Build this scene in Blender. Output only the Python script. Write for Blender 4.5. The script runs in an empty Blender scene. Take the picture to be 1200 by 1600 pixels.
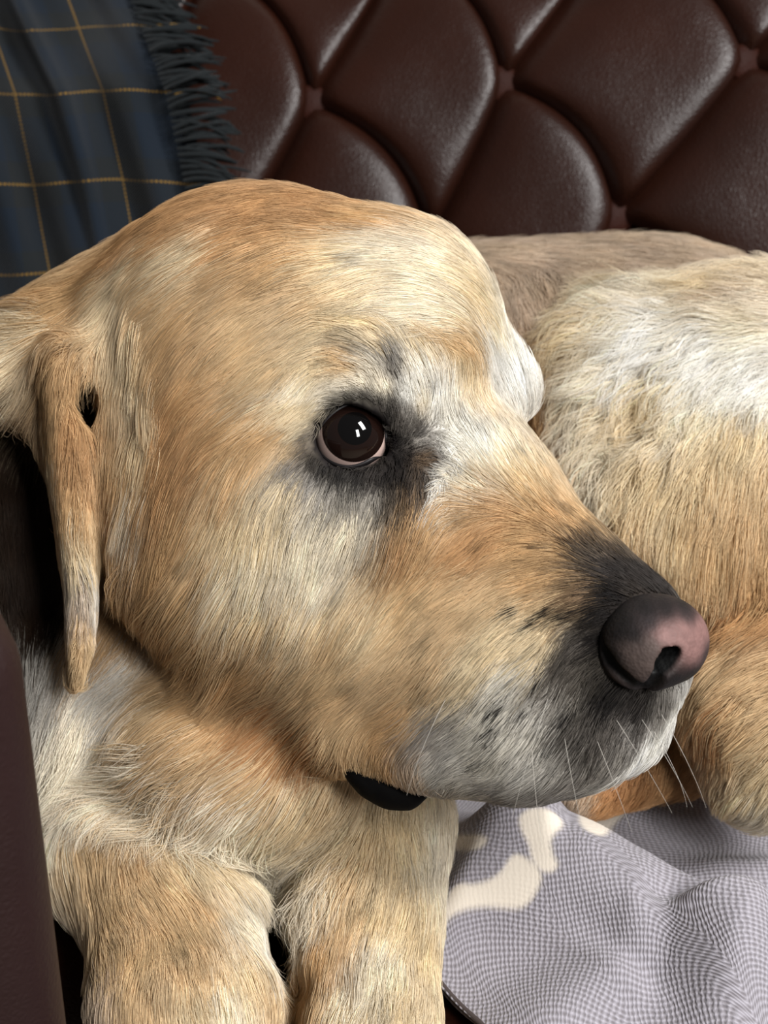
import bpy, math
import numpy as np
from mathutils import Vector, Matrix
from mathutils.bvhtree import BVHTree

scene = bpy.context.scene
COL = scene.collection
RNG = np.random.default_rng(7)

# ------------------------------------------------------------------ camera
CAM = np.array([0.0, -0.48, 0.42])
PITCH = math.radians(25.0)
FPX = 2260.0                                   # focal length for a 1200 x 1600 frame
RIGHT = np.array([1.0, 0.0, 0.0])
FWD = np.array([0.0, math.cos(PITCH), -math.sin(PITCH)])
UP = np.array([0.0, math.sin(PITCH), math.cos(PITCH)])


def P(px, py, d):
    """world point seen at (px, py) that lies d metres deep"""
    return CAM + d * (FWD + (px - 600.0) / FPX * RIGHT + (800.0 - py) / FPX * UP)


cam_data = bpy.data.cameras.new('camera')
cam_data.sensor_fit = 'VERTICAL'
cam_data.sensor_height = 24.0
cam_data.lens = 24.0 * FPX / 1600.0
cam_data.clip_start = 0.02
cam = bpy.data.objects.new('camera', cam_data)
COL.objects.link(cam)
cam.location = CAM
cam.rotation_euler = (math.pi / 2 - PITCH, 0, 0)
cam_data.dof.use_dof = True
cam_data.dof.focus_distance = 0.50
cam_data.dof.aperture_fstop = 11.0
scene.camera = cam

# ------------------------------------------------------------------ world, window light, exposure
world = bpy.data.worlds.new('room_light')
scene.world = world
world.use_nodes = True
bg = world.node_tree.nodes['Background']
bg.inputs[0].default_value = (0.985, 0.985, 0.985, 1)
bg.inputs[1].default_value = 0.085


def area(name, loc, target, sx, sy, power, colour):
    l = bpy.data.lights.new(name, 'AREA')
    l.shape = 'RECTANGLE'
    l.size, l.size_y = sx, sy
    l.energy = power
    l.color = colour
    o = bpy.data.objects.new(name, l)
    COL.objects.link(o)
    o.location = loc
    d = Vector(target) - Vector(loc)
    o.rotation_euler = d.to_track_quat('-Z', 'Y').to_euler()
    return o


area('window_light', (0.85, -0.65, 1.45), (0.05, 0.0, 0.15), 0.30, 0.70, 31.0, (1.0, 0.99, 0.975))
area('second_window_light', (0.60, -1.35, 1.15), (0.05, 0.0, 0.15), 0.24, 0.62, 22.0, (1.0, 0.99, 0.975))

scene.view_settings.view_transform = 'Standard'
scene.view_settings.look = 'None'
scene.view_settings.exposure = 0.25
scene.view_settings.gamma = 1.0
scene.view_settings.use_curve_mapping = False
scene.cycles.use_denoising = True
scene.cycles.max_bounces = 6
scene.cycles.use_adaptive_sampling = True
scene.cycles.adaptive_threshold = 0.02
scene.cycles.transparent_max_bounces = 8


# ------------------------------------------------------------------ helpers
def link(name, me, parent=None, mat=None, smooth=True):
    o = bpy.data.objects.new(name, me)
    COL.objects.link(o)
    if parent is not None:
        o.parent = parent
    if mat is not None:
        me.materials.append(mat)
    if smooth and hasattr(me, 'polygons') and len(me.polygons):
        me.polygons.foreach_set('use_smooth', np.ones(len(me.polygons), dtype=bool))
    return o


def mesh_from(name, verts, faces):
    me = bpy.data.meshes.new(name)
    verts = np.asarray(verts, dtype=np.float32)
    faces = np.asarray(faces, dtype=np.int32)
    n, k = faces.shape
    me.vertices.add(len(verts))
    me.vertices.foreach_set('co', verts.ravel())
    me.loops.add(n * k)
    me.loops.foreach_set('vertex_index', faces.ravel())
    me.polygons.add(n)
    me.polygons.foreach_set('loop_start', np.arange(0, n * k, k, dtype=np.int32))
    me.polygons.foreach_set('loop_total', np.full(n, k, dtype=np.int32))
    me.update(calc_edges=True)
    me.validate()
    return me


def grid_faces(nu, nv, closed_u=False):
    """quads of a (nu, nv) vertex grid, index = i * nv + j"""
    i = np.arange(nu if closed_u else nu - 1)
    j = np.arange(nv - 1)
    I, J = np.meshgrid(i, j, indexing='ij')
    I2 = (I + 1) % nu
    return np.stack([I * nv + J, I2 * nv + J, I2 * nv + J + 1, I * nv + J + 1], -1).reshape(-1, 4)


def smoothstep(a, b, x):
    t = np.clip((x - a) / (b - a), 0, 1)
    return t * t * (3 - 2 * t)


def hash_noise(p, seed=0):
    """cheap smooth value noise of (N,3) points -> 0..1"""
    p = np.asarray(p, dtype=np.float64)
    i = np.floor(p).astype(np.int64)
    f = p - i
    f = f * f * (3 - 2 * f)
    out = np.zeros(len(p))
    for dx in (0, 1):
        for dy in (0, 1):
            for dz in (0, 1):
                h = ((i[:, 0] + dx) * 374761393 + (i[:, 1] + dy) * 668265263 + (i[:, 2] + dz) * 2147483647 + seed * 1274126177) & 0xffffffff
                h = ((h ^ (h >> 13)) * 1274126177) & 0xffffffff
                h = ((h ^ (h >> 16)) & 0xffff) / 65535.0
                w = (f[:, 0] if dx else 1 - f[:, 0]) * (f[:, 1] if dy else 1 - f[:, 1]) * (f[:, 2] if dz else 1 - f[:, 2])
                out += h * w
    return out
DENS = 0.95                                   # how thickly the coat grows
# ------------------------------------------------------------------ the dog's body: one continuous surface
# head frame: forward, near side, up (camera basis -> world)
def cam_vec(v):
    return v[0] * RIGHT + v[1] * UP - v[2] * FWD


HF = np.array([.745, -.473, .478])
HF /= np.linalg.norm(HF)
HL = np.array([-.5536, -.0308, .8328])
HL -= HF * HL.dot(HF)
HL /= np.linalg.norm(HL)
HU = np.cross(HF, HL)
HU = HU if HU[1] > 0 else -HU
HF, HL, HU = cam_vec(HF), cam_vec(HL), cam_vec(HU)
HC = P(455, 600, 0.56)
HR = np.stack([HF, HL, HU], 1)                 # columns


def H(f, l, u):
    return HC + 0.01 * (f * HF + l * HL + u * HU)


class Field:
    def __init__(self, lo, hi, h):
        self.lo, self.h = np.array(lo), h
        self.n = np.ceil((np.array(hi) - self.lo) / h).astype(int) + 1
        self.v = np.full(self.n, 0.05, dtype=np.float32)

    def box(self, c, r):
        a = np.clip(np.floor((c - r - self.lo) / self.h).astype(int), 0, self.n)
        b = np.clip(np.ceil((c + r - self.lo) / self.h).astype(int) + 1, 0, self.n)
        sl = tuple(slice(a[i], b[i]) for i in range(3))
        ax = [(self.lo[i] + self.h * np.arange(a[i], b[i])).astype(np.float32) for i in range(3)]
        return sl, np.meshgrid(*ax, indexing='ij')

    def blend(self, sl, d, k, op):
        a = self.v[sl]
        if op == 'add':
            hh = np.clip(0.5 + 0.5 * (a - d) / k, 0, 1)
            self.v[sl] = a * (1 - hh) + d * hh - k * hh * (1 - hh)
        else:
            hh = np.clip(0.5 - 0.5 * (a + d) / k, 0, 1)
            self.v[sl] = a * (1 - hh) - d * hh + k * hh * (1 - hh)

    def ellipsoid(self, c, r, R=None, k=0.012, op='add'):
        r = np.array(r, dtype=np.float64)
        sl, g = self.box(c, r.max() + 0.05)
        q = [g[i] - c[i] for i in range(3)]
        if R is not None:
            q = [q[0] * R[0, j] + q[1] * R[1, j] + q[2] * R[2, j] for j in range(3)]
        k0 = np.sqrt(sum((q[i] / r[i]) ** 2 for i in range(3)))
        k1 = np.sqrt(sum((q[i] / r[i] ** 2) ** 2 for i in range(3))) + 1e-9
        self.blend(sl, (k0 * (k0 - 1) / k1).astype(np.float32), k, op)

    def limb(self, pts, rad, k=0.012, w=None, s=1.0, op='add', kk=.006):
        """tapered tube through pts; across axis w it is s times as wide"""
        pts = np.array(pts, dtype=np.float64)
        c = (pts.max(0) + pts.min(0)) / 2
        ext = (pts.max(0) - pts.min(0)) / 2 + max(rad) * max(1, s) + 0.05
        sl, g = self.box(c, ext)
        q = np.stack(g, -1)
        if w is not None:
            w = np.array(w) / np.linalg.norm(w)
            sq = lambda x: x + (1 / s - 1) * (x @ w)[..., None] * w
            q, pts = sq(q), sq(pts)
        best = np.full(q.shape[:3], 9.0)
        for i in range(len(pts) - 1):
            ab = pts[i + 1] - pts[i]
            t = np.clip(((q - pts[i]) @ ab) / ab.dot(ab), 0, 1)
            d = np.linalg.norm(q - pts[i] - t[..., None] * ab, axis=-1) - (rad[i] + (rad[i + 1] - rad[i]) * t)
            best = np.minimum(best, d) if i == 0 else self._smin(best, d, kk)
        self.blend(sl, best.astype(np.float32), k, op)

    @staticmethod
    def _smin(a, b, k):
        hh = np.clip(0.5 + 0.5 * (a - b) / k, 0, 1)
        return a * (1 - hh) + b * hh - k * hh * (1 - hh)

    def surface(self):
        """surface nets -> verts, quads"""
        v = self.v
        s = v < 0
        idx = np.zeros(tuple(self.n - 1), dtype=np.int32) - 1
        c = [s[a:self.n[0] - 1 + a, b:self.n[1] - 1 + b, e:self.n[2] - 1 + e] for a in (0, 1) for b in (0, 1) for e in (0, 1)]
        cnt = sum(x.astype(np.int8) for x in c)
        act = np.argwhere((cnt > 0) & (cnt < 8))
        idx[tuple(act.T)] = np.arange(len(act))
        acc = np.zeros((len(act), 3))
        num = np.zeros(len(act))
        offs = [np.array((a, b, e)) for a in (0, 1) for b in (0, 1) for e in (0, 1)]
        for A in range(8):
            for B in range(A + 1, 8):
                dd = offs[B] - offs[A]
                if np.abs(dd).sum() != 1:
                    continue
                va = v[tuple((act + offs[A]).T)]
                vb = v[tuple((act + offs[B]).T)]
                m = (va < 0) != (vb < 0)
                t = np.where(m, va / np.where(m, va - vb, 1), 0)
                acc += np.where(m[:, None], offs[A] + t[:, None] * dd, 0)
                num += m
        verts = self.lo + self.h * (act + acc / num[:, None])
        quads = []
        for ax in range(3):
            b, e = [(1, 2), (2, 0), (0, 1)][ax]
            sa = [slice(None)] * 3
            sb = [slice(None)] * 3
            sa[ax], sb[ax] = slice(0, -1), slice(1, None)
            A, B = s[tuple(sa)], s[tuple(sb)]
            for flip in (False, True):
                m = (~A & B) if flip else (A & ~B)
                pnt = np.argwhere(m)
                pnt = pnt[(pnt[:, b] > 0) & (pnt[:, e] > 0) & (pnt[:, b] < self.n[b] - 1) & (pnt[:, e] < self.n[e] - 1)]
                ub, ue = np.eye(3, dtype=int)[b], np.eye(3, dtype=int)[e]
                q = [idx[tuple((pnt - x).T)] for x in (ub + ue, ue, 0 * ub, ub)]
                quads.append(np.stack(q[::-1] if flip else q, 1))
        q = np.concatenate(quads)
        return verts, q[(q >= 0).all(1)]


FIELD = Field((-0.21, -0.26, -0.02), (0.40, 0.40, 0.36), 0.002)
F_ = FIELD
EYE_N = P(549, 683, .4985)
EYE_F = H(5.9, -3.5, 0.45)
EYE_R = 0.0126

# trunk, rump, haunch, hind leg, tail
F_.limb([P(300, 900, .71), P(560, 695, .775), P(1000, 676, .785)], [.103, .103, .103], k=.03)
F_.ellipsoid(P(1190, 782, .745), (.12, .11, .100), k=.03)
F_.ellipsoid(P(1170, 700, .690), (.085, .055, .085), k=.035)
F_.ellipsoid(P(1120, 860, .640), (.065, .05, .06), k=.03)
F_.limb([P(1230, 1010, .61), P(1190, 1110, .585), P(1190, 1195, .585)], [.036, .032, .024], k=.008)
F_.limb([P(1240, 1090, .64), P(1060, 1175, .625), P(910, 1238, .605)], [.020, .017, .011], k=.004)
# puffed flank fur beside the thigh, and the crease between them
F_.limb([P(985, 500, .680), P(950, 555, .672), P(942, 640, .668), P(955, 770, .655), P(990, 850, .635)], [.012, .019, .019, .017, .012], k=.02)
F_.limb([P(1050, 510, .604), P(1010, 580, .612), P(978, 660, .628), P(975, 745, .628)], [.003, .0075, .008, .003], k=.014, op='cut')
# neck, shoulders, chest
F_.limb([P(330, 640, .625), P(210, 800, .67), P(250, 1050, .66)], [.075, .088, .09], k=.03)
F_.limb([P(330, 590, .60), P(-30, 770, .62)], [.062, .062], k=.02)
F_.ellipsoid(P(330, 1080, .620), (.055, .06, .055), k=.03)
F_.ellipsoid(P(400, 1165, .560), (.048, .040, .036), k=.02)
F_.ellipsoid(P(490, 1300, .600), (.055, .04, .034), k=.015)
F_.ellipsoid(P(130, 1170, .600), (.026, .04, .045), k=.015)
# fore legs and paws
F_.limb([P(140, 1180, .61), P(190, 1340, .565), P(270, 1450, .535)], [.032, .0265, .028], k=.008)
F_.ellipsoid(P(295, 1540, .515), (.034, .045, .026), k=.012)
F_.limb([P(600, 1285, .575), P(575, 1450, .545), P(560, 1560, .53)], [.0265, .0255, .026], k=.008)
F_.ellipsoid(P(560, 1610, .515), (.027, .045, .024), k=.012)
# hollow between the legs, groove between two toes
F_.limb([P(418, 1425, .545), P(440, 1480, .53), P(462, 1540, .515), P(458, 1640, .50)], [.005, .006, .0045, .0045], k=.008, w=P(445, 1500, 1.0) - CAM, s=4, op='cut')
F_.limb([P(372, 1495, .497), P(400, 1545, .488), P(425, 1620, .480)], [.001, .0035, .0040], k=.008, op='cut')
# skull, forehead, cheeks
F_.ellipsoid(H(-1.0, 0.2, 0.9), (.074, .064, .061), HR, k=.015)
F_.ellipsoid(H(3.6, 0, 2.6), (.042, .050, .042), HR, k=.015)
for sd in (1, -1):
    F_.ellipsoid(H(2.2, sd * 3.4, -4.0), (.060, .036, .062), HR, k=.02)
    F_.ellipsoid(H(6.5, sd * 2.8, -5.6), (.050, .026, .045), HR, k=.02)
    F_.ellipsoid(H(7.6, sd * 2.9, -1.8), (.036, .018, .020), HR, k=.015)
F_.ellipsoid(P(625, 458, .545), (.027, .029, .025), k=.025)
F_.ellipsoid(H(5.2, 2.5, 2.3), (.024, .020, .016), HR, k=.015)
F_.ellipsoid(H(5.9, -2.9, 3.1), (.024, .019, .017), HR, k=.01)
# muzzle, flews, jaw
F_.ellipsoid(H(8.2, -.3, 0.3), (.036, .028, .024), HR, k=.015)
F_.limb([H(8.5, 0, -1.2), H(16.2, .4, -1.9)], [.034, .027], k=.015)
F_.ellipsoid(H(16.9, .2, -3.4), (.020, .024, .028), HR, k=.012)
for sd in (1, -1):
    F_.ellipsoid(H(12.6, sd * 1.9, -4.8), (.056, .022, .036), HR, k=.012)
    F_.limb([H(10.0, sd * 2.9, -9.5), H(13, sd * 2.7, -7.9), H(15.6, sd * 2.3, -6.2), H(17.4, sd * 1.3, -4.8)],
            [.011, .012, .012, .012], k=.015)
F_.limb([H(3, 0, -7.0), H(14.2, 0, -6.8)], [.024, .014], k=.012)
# eye sockets
for e in (EYE_N, EYE_F):
    F_.ellipsoid(e, (EYE_R + .0012,) * 3, k=.004, op='cut')
# ear flap on the far side, then on the near side
F_.limb([H(-1.5, -6.0, 3.0), H(-.8, -7.0, 0), H(.2, -7.3, -3.5), H(1.0, -6.9, -6.5)], [.006, .006, .005, .003], k=.007, w=HF, s=2.6, kk=.002)
# near side
ear = np.array([(112, 555, .552), (108, 620, .547), (110, 690, .544), (114, 770, .541), (121, 850, .538), (129, 930, .535), (127, 1000, .533), (116, 1090, .531)])
tq = np.linspace(0, 7, 22)
ear = np.stack([np.interp(tq, range(8), np.convolve(np.pad(ear[:, j], 1, 'edge'), [.25, .5, .25], 'valid') if j < 2 else ear[:, j]) for j in range(3)], 1)
F_.limb([P(*e) for e in ear], list(np.interp(tq, [0, 1, 3, 5, 6, 7], [.0104, .0098, .0076, .0048, .0041, .0018])), k=.007, w=P(110, 800, 1.0) - CAM, s=2.8, kk=.001)
F_.limb([P(20, 610, .580), P(35, 720, .572), P(50, 820, .570), P(62, 930, .572)], [.016, .020, .020, .018], k=.012, op='cut')
F_.limb([P(135, 588, .546), P(142, 630, .545), P(154, 700, .545)], [.006, .0085, .005], k=.004, w=P(140, 640, 1.0) - CAM, s=3, op='cut')
tuft = [(185, 470, .557), (205, 560, .544), (214, 640, .537), (210, 720, .535), (196, 800, .540)]
F_.limb([P(*e) for e in tuft], [.006, .008, .008, .007, .004], k=.014)

V, Q = FIELD.surface()
V[:, 2] = np.maximum(V[:, 2], 0.024)                # the weight flattens the underside on the seat
BODY_BVH = BVHTree.FromPolygons([tuple(v) for v in V], [tuple(q) for q in Q])


def ray(px, py, bvh=None):
    """where the line of sight through a pixel meets a surface: point, normal, depth"""
    d = P(px, py, 1.0) - CAM
    d /= np.linalg.norm(d)
    h = (bvh or BODY_BVH).ray_cast(Vector(CAM), Vector(d))
    if h[0] is None:
        return None
    p = np.array(h[0])
    return p, np.array(h[1]), float((p - CAM).dot(FWD))


# ------------------------------------------------------------------ nose leather: its own fine surface
NC = P(1021, 1001, .4635)
NOSE = Field(NC - .034, NC + .034, 0.0009)


def nose_shape(cut):
    NOSE.v[:] = 0.05
    NOSE.ellipsoid(NC, (.0155, .0190, .0150), HR, k=.004)
    NOSE.ellipsoid(NC + .001 * (4.8 * HF + 2 * HL + 2.8 * HU), (.0115, .0150, .0115), HR, k=.006)
    for sd in (1, -1):
        NOSE.ellipsoid(NC + .001 * (1 * HF + sd * 11 * HL - 3.0 * HU), (.0125, .009, .0110), HR, k=.005)
    if cut:
        b = BVHTree.FromPolygons([tuple(v) for v in NV], [tuple(q) for q in NQ])
        inw = -.75 * HF - .35 * HL + .25 * HU
        for x, y, r0, r1 in ((1058, 1028, .0022, .0018), (1048, 1034, .0036, .0026), (1040, 1044, .0034, .0024), (1030, 1058, .0020, .0014)):
            h = ray(x, y, b)
            p = h[0] if h else P(x, y, .455)
            m = p - NC - 2 * HL * (p - NC).dot(HL) + NC
            NOSE.limb([p - .003 * inw, p + .009 * inw], [r0, r1], k=.0012, op='cut')
            inm = inw - 2 * HL * inw.dot(HL)
            NOSE.limb([m - .003 * inm, m + .009 * inm], [r0, r1], k=.0012, op='cut')
        pts = [(1030, 1058), (1022, 1072), (1010, 1084)]
        dep = [ray(x, y, b) for x, y in pts]
        NOSE.limb([P(x, y, z[2] if z else .457) for (x, y), z in zip(pts, dep)], [.0018, .0014, .0010], k=.001, op='cut')
        # groove under the wing, philtrum
        pts = [(938, 1000), (950, 1035), (975, 1062), (1000, 1078), (1020, 1086)]
        dep = [ray(x, y, b) for x, y in pts]
        NOSE.limb([P(x, y, r[2] if r else .47) for (x, y), r in zip(pts, dep)], [.0012, .0016, .0014, .0012, .001], k=.0015, op='cut')
        pts = [NC + .001 * (f * HF + u * HU) for f, u in ((19.5, -1), (18.5, -6), (15, -12), (10, -17))]
        NOSE.limb(pts, [.0004, .0008, .0012, .0012], k=.003, op='cut')


nose_shape(False)
NV, NQ = NOSE.surface()
NOSE0 = Field(NC - .034, NC + .034, 0.0009)
NOSE0.v = NOSE.v.copy()
nose_shape(True)
NV, NQ = NOSE.surface()
# ------------------------------------------------------------------ materials
def new_mat(name):
    m = bpy.data.materials.new(name)
    m.use_nodes = True
    return m, m.node_tree, m.node_tree.nodes['Principled BSDF']


def srgb(r, g, b):
    f = lambda c: ((c / 255 + .055) / 1.055) ** 2.4 if c > 10.3 else c / 255 / 12.92
    return np.array([f(r), f(g), f(b)])


def set_in(b, **kw):
    names = {'base': 'Base Color', 'rough': 'Roughness', 'spec': 'Specular IOR Level', 'coat': 'Coat Weight',
             'coat_rough': 'Coat Roughness', 'sheen': 'Sheen Weight', 'sub': 'Subsurface Weight', 'alpha': 'Alpha'}
    for k, v in kw.items():
        b.inputs[names[k]].default_value = (*v, 1) if k == 'base' else v


def add_node(nt, kind, **kw):
    n = nt.nodes.new(kind)
    for k, v in kw.items():
        setattr(n, k, v)
    return n


# hair
M_FUR, nt, b = new_mat('golden_hair')
at = add_node(nt, 'ShaderNodeAttribute', attribute_name='fur_colour')
nt.links.new(at.outputs['Color'], b.inputs['Base Color'])
set_in(b, rough=.5, spec=.18)
tr = add_node(nt, 'ShaderNodeBsdfTranslucent')
nt.links.new(at.outputs['Color'], tr.inputs['Color'])
ms = add_node(nt, 'ShaderNodeMixShader')
ms.inputs[0].default_value = .3
nt.links.new(b.outputs[0], ms.inputs[1])
nt.links.new(tr.outputs[0], ms.inputs[2])
nt.links.new(ms.outputs[0], nt.nodes['Material Output'].inputs['Surface'])
# skin below the hair
M_SKIN, nt, b = new_mat('dog_skin')
at = add_node(nt, 'ShaderNodeAttribute', attribute_name='skin_colour')
nt.links.new(at.outputs['Color'], b.inputs['Base Color'])
set_in(b, rough=.8, spec=.1)
# nose leather: pink worn patch on dark skin, fine pebbling
M_NOSE, nt, b = new_mat('nose_leather')
at = add_node(nt, 'ShaderNodeAttribute', attribute_name='nose_colour')
nt.links.new(at.outputs['Color'], b.inputs['Base Color'])
vo = add_node(nt, 'ShaderNodeTexVoronoi')
vo.inputs['Scale'].default_value = 900
tc = add_node(nt, 'ShaderNodeTexCoord')
nt.links.new(tc.outputs['Object'], vo.inputs['Vector'])
bu = add_node(nt, 'ShaderNodeBump')
bu.inputs['Strength'].default_value = .25
bu.inputs['Distance'].default_value = .0006
nt.links.new(vo.outputs['Distance'], bu.inputs['Height'])
nt.links.new(bu.outputs[0], b.inputs['Normal'])
set_in(b, rough=.6, spec=.18)
M_LID, nt, b = new_mat('eyelid_skin')
set_in(b, base=srgb(24, 21, 22), rough=.5, spec=.3)
M_WHITE, nt, b = new_mat('eye_white')
set_in(b, base=srgb(196, 170, 160), rough=.12, spec=.5, coat=.6)
M_IRIS, nt, b = new_mat('brown_iris')
set_in(b, base=srgb(22, 12, 9), rough=.10, spec=.35, coat=.45, coat_rough=.02)
M_PUPIL, nt, b = new_mat('pupil')
set_in(b, base=srgb(6, 5, 5), rough=.04, spec=.5)
M_LIP, nt, b = new_mat('lip_skin')
set_in(b, base=srgb(9, 8, 8), rough=.8, spec=.06)

# ------------------------------------------------------------------ coat colour, plus shade in the ear hollows, painted on the body's surface in 3-D
PAL = {'dg': (178, 139, 97), 'or': (175, 130, 87), 'g': (198, 164, 120), 'gc': (212, 185, 145), 'c': (225, 207, 173), 'w': (240, 237, 229),
       'cw': (233, 223, 203), 'tan': (194, 175, 154), 'k': (24, 21, 21), 'dk': (48, 43, 41), 'gk': (90, 84, 78), 'gr': (156, 150, 142),
       'lg': (210, 205, 195), 'br': (126, 102, 77), 'bg': (92, 83, 73), 'shade_br': (44, 31, 22)}  # last tone: dark brown fur with painted-in shade, for hollows around the ear
COAT = '''250,340,dg 330,318,dg 420,310,dg 520,320,dg 600,345,g 200,385,dg 160,420,g 300,395,c 340,380,c 200,430,c 240,425,gc 110,470,g 390,365,dg 300,350,dg 450,335,dg 550,345,dg
480,400,g 440,380,g 560,400,c 620,400,cw 690,440,cw 730,480,cw 760,500,c 720,540,gc 580,430,c 650,480,cw 600,480,c 700,500,cw 640,520,cw 740,580,gc 735,610,c 790,540,cw 790,590,w 815,590,w 650,600,w 680,640,w 610,520,c 540,570,gc
660,550,c 600,450,c 520,470,gc 550,500,c 700,690,w 690,740,w 760,710,w 745,770,cw 800,720,cw 830,750,c 860,790,gc 890,820,g 660,720,br
300,500,g 400,520,gc 300,620,dg 380,630,g 330,680,dg 400,690,g 260,690,dg 430,670,g 470,600,cw 500,570,c 450,570,gc 350,560,g 460,630,c 230,560,g 270,420,g
625,665,gk 620,690,k 622,715,k 640,710,dk 655,735,dk 630,740,k 605,740,k 585,745,dk 560,745,k 530,742,k 505,732,k 487,715,k 478,700,gk 484,680,gk 498,655,gk 520,635,k 545,622,k 570,621,k 592,633,dk 606,655,k 665,690,gr 675,720,gk 660,765,bg 640,775,br 610,775,bg 580,775,gr 550,775,gr 515,770,gr 485,750,gr 460,725,gr 460,700,gc 470,670,c 490,640,c 510,620,cw 540,605,cw 570,603,cw 600,608,cw 622,640,gk 640,650,gr 650,670,gk 660,640,cw 640,620,w
460,760,c 608,570,gk 622,585,gk 618,560,gr 590,575,cw 640,580,cw 600,545,c 650,800,g 640,830,dg 660,770,br 680,790,g
430,770,c 400,850,cw 480,850,cw 520,880,cw 560,810,cw 500,800,cw 370,800,c 350,740,gc 330,870,gc 300,780,g 260,850,g 280,950,g 200,900,g 300,720,dg 390,920,c 350,990,gc 430,980,gc 480,950,c
680,830,g 760,800,g 740,850,dg 790,830,dg 760,820,dg 820,850,g 700,900,gc 650,950,gc 780,930,gc 730,960,gc 600,950,c 550,960,gc 570,900,c 620,890,gc 850,830,g 880,860,g 905,862,br 860,900,g
920,870,bg 960,895,dk 1000,905,dk 1035,920,dk 900,930,br 870,945,gc 940,960,k 930,1000,k 960,930,k 900,1000,gk 880,1040,gk 850,990,c 830,1010,c 780,1010,c 800,970,c
780,1080,lg 800,1050,lg 850,1110,lg 760,1150,lg 830,1200,lg 720,1190,lg 700,1210,lg 740,1050,c 820,1130,lg 870,1090,gr 900,1120,gk 950,1090,k 1000,1100,dk 960,1130,gk 930,1160,gk 900,1190,gr 860,1190,lg 780,1180,lg 740,1230,lg 800,1240,gr 860,1230,gr 920,1200,gr
1000,1130,gk 1030,1110,gr 1050,1110,w 1040,1130,w 1010,1160,w 980,1150,gr
700,1130,gr 690,1050,gc 600,1050,gc 640,1110,g 550,1100,gc 600,1150,g 640,1190,tan 690,1220,gr 570,1180,gc 520,1120,gc 500,1050,gc 400,1020,g 320,1020,g
700,1250,lg
450,1120,or 420,1100,or 480,1150,or 400,1080,g 350,1100,g 280,1100,gc 330,1180,gc 430,1200,gc 400,1260,cw 350,1240,cw 480,1230,c 440,1250,cw 200,1180,cw 250,1230,cw 280,1270,cw 170,1100,cw 200,1050,lg 130,1160,cw 90,1200,cw 180,1130,lg 110,1220,cw 60,1050,lg 60,1120,lg
560,1270,c 620,1280,c 480,1320,cw 400,1340,cw 520,1370,cw 580,1350,c 460,1380,cw 440,1330,cw
200,1350,gc 150,1290,gc 280,1330,c 300,1430,gc 370,1430,cw 395,1450,w 250,1400,gc 220,1480,gc 170,1450,gc 160,1530,tan 300,1560,c 380,1500,c 350,1560,cw 430,1520,gc 220,1560,gc 300,1500,gc
540,1430,gc 500,1480,g 620,1380,c 670,1330,cw 600,1480,cw 560,1540,cw 630,1560,c 500,1560,gc 560,1350,gc 680,1290,cw 650,1450,c 530,1590,c 470,1540,g
760,390,tan 850,400,tan 950,410,tan 1050,420,tan 1150,450,c 850,450,tan 900,440,tan 780,430,tan
940,470,c 1000,475,cw 1060,500,w 1120,520,w 1180,560,w 1060,460,cw 1120,480,cw 1170,500,cw 950,435,tan 1020,430,tan 1080,435,tan 1150,465,tan 1100,570,w 1000,540,w 950,560,cw 910,520,c 920,620,cw 900,700,cw 960,680,cw 1000,620,c 1040,600,c 1090,640,cw 940,760,cw 1000,740,c 1060,720,c 1150,680,c
860,540,g 850,620,g 870,680,g 890,740,g 860,590,g 870,500,tan 990,800,gc 1050,800,c 1110,780,gc 1180,780,gc 1050,880,gc 1110,880,gc 1180,860,g 1160,930,or 1190,960,dg 1120,940,or 1000,840,gc 1190,920,g
1150,1030,gc 1100,1080,gc 1180,1100,gc 1150,1150,gc 1190,1180,c 1150,1250,c 1190,1260,cw 1120,1130,or 1120,1010,dg
1000,1210,or 950,1240,or 1050,1170,dg 1060,1200,dg 920,1245,tan
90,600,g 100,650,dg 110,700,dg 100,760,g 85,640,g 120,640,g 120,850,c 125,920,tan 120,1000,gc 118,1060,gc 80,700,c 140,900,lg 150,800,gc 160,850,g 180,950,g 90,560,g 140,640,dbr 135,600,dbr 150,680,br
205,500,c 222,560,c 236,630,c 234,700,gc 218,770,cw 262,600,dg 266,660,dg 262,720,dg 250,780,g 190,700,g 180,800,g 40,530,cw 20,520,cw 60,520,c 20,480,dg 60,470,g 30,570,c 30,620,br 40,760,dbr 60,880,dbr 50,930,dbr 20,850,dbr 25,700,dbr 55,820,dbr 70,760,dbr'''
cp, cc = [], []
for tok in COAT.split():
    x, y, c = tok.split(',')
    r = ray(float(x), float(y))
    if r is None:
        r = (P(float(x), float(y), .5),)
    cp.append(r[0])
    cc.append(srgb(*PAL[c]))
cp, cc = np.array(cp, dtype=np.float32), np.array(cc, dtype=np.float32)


def idw(pts, src, val, eps, power=2.2, chunk=20000):
    out = np.empty((len(pts), val.shape[1]), dtype=np.float32)
    s2 = (src ** 2).sum(1)
    for a in range(0, len(pts), chunk):
        p = pts[a:a + chunk].astype(np.float32)
        d2 = np.maximum((p ** 2).sum(1)[:, None] + s2[None] - 2 * p @ src.T, 0) + eps * eps
        w = d2 ** (-power)
        out[a:a + chunk] = (w @ val) / w.sum(1)[:, None]
    return out


SPOTS = [(855, 955, 7), (883, 945, 9), (911, 952, 9), (828, 945, 5), (845, 965, 4), (795, 1082, 8), (838, 1085, 7), (793, 1122, 9), (820, 1165, 5), (770, 1175, 5),
         (820, 940, 5), (900, 1098, 7), (875, 1140, 6), (850, 1050, 4), (740, 1070, 4), (905, 865, 4), (870, 855, 4)]
sp = [(ray(x, y), r) for x, y, r in SPOTS]
sp = [(q[0], r * .47 / FPX) for q, r in sp if q]


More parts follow.
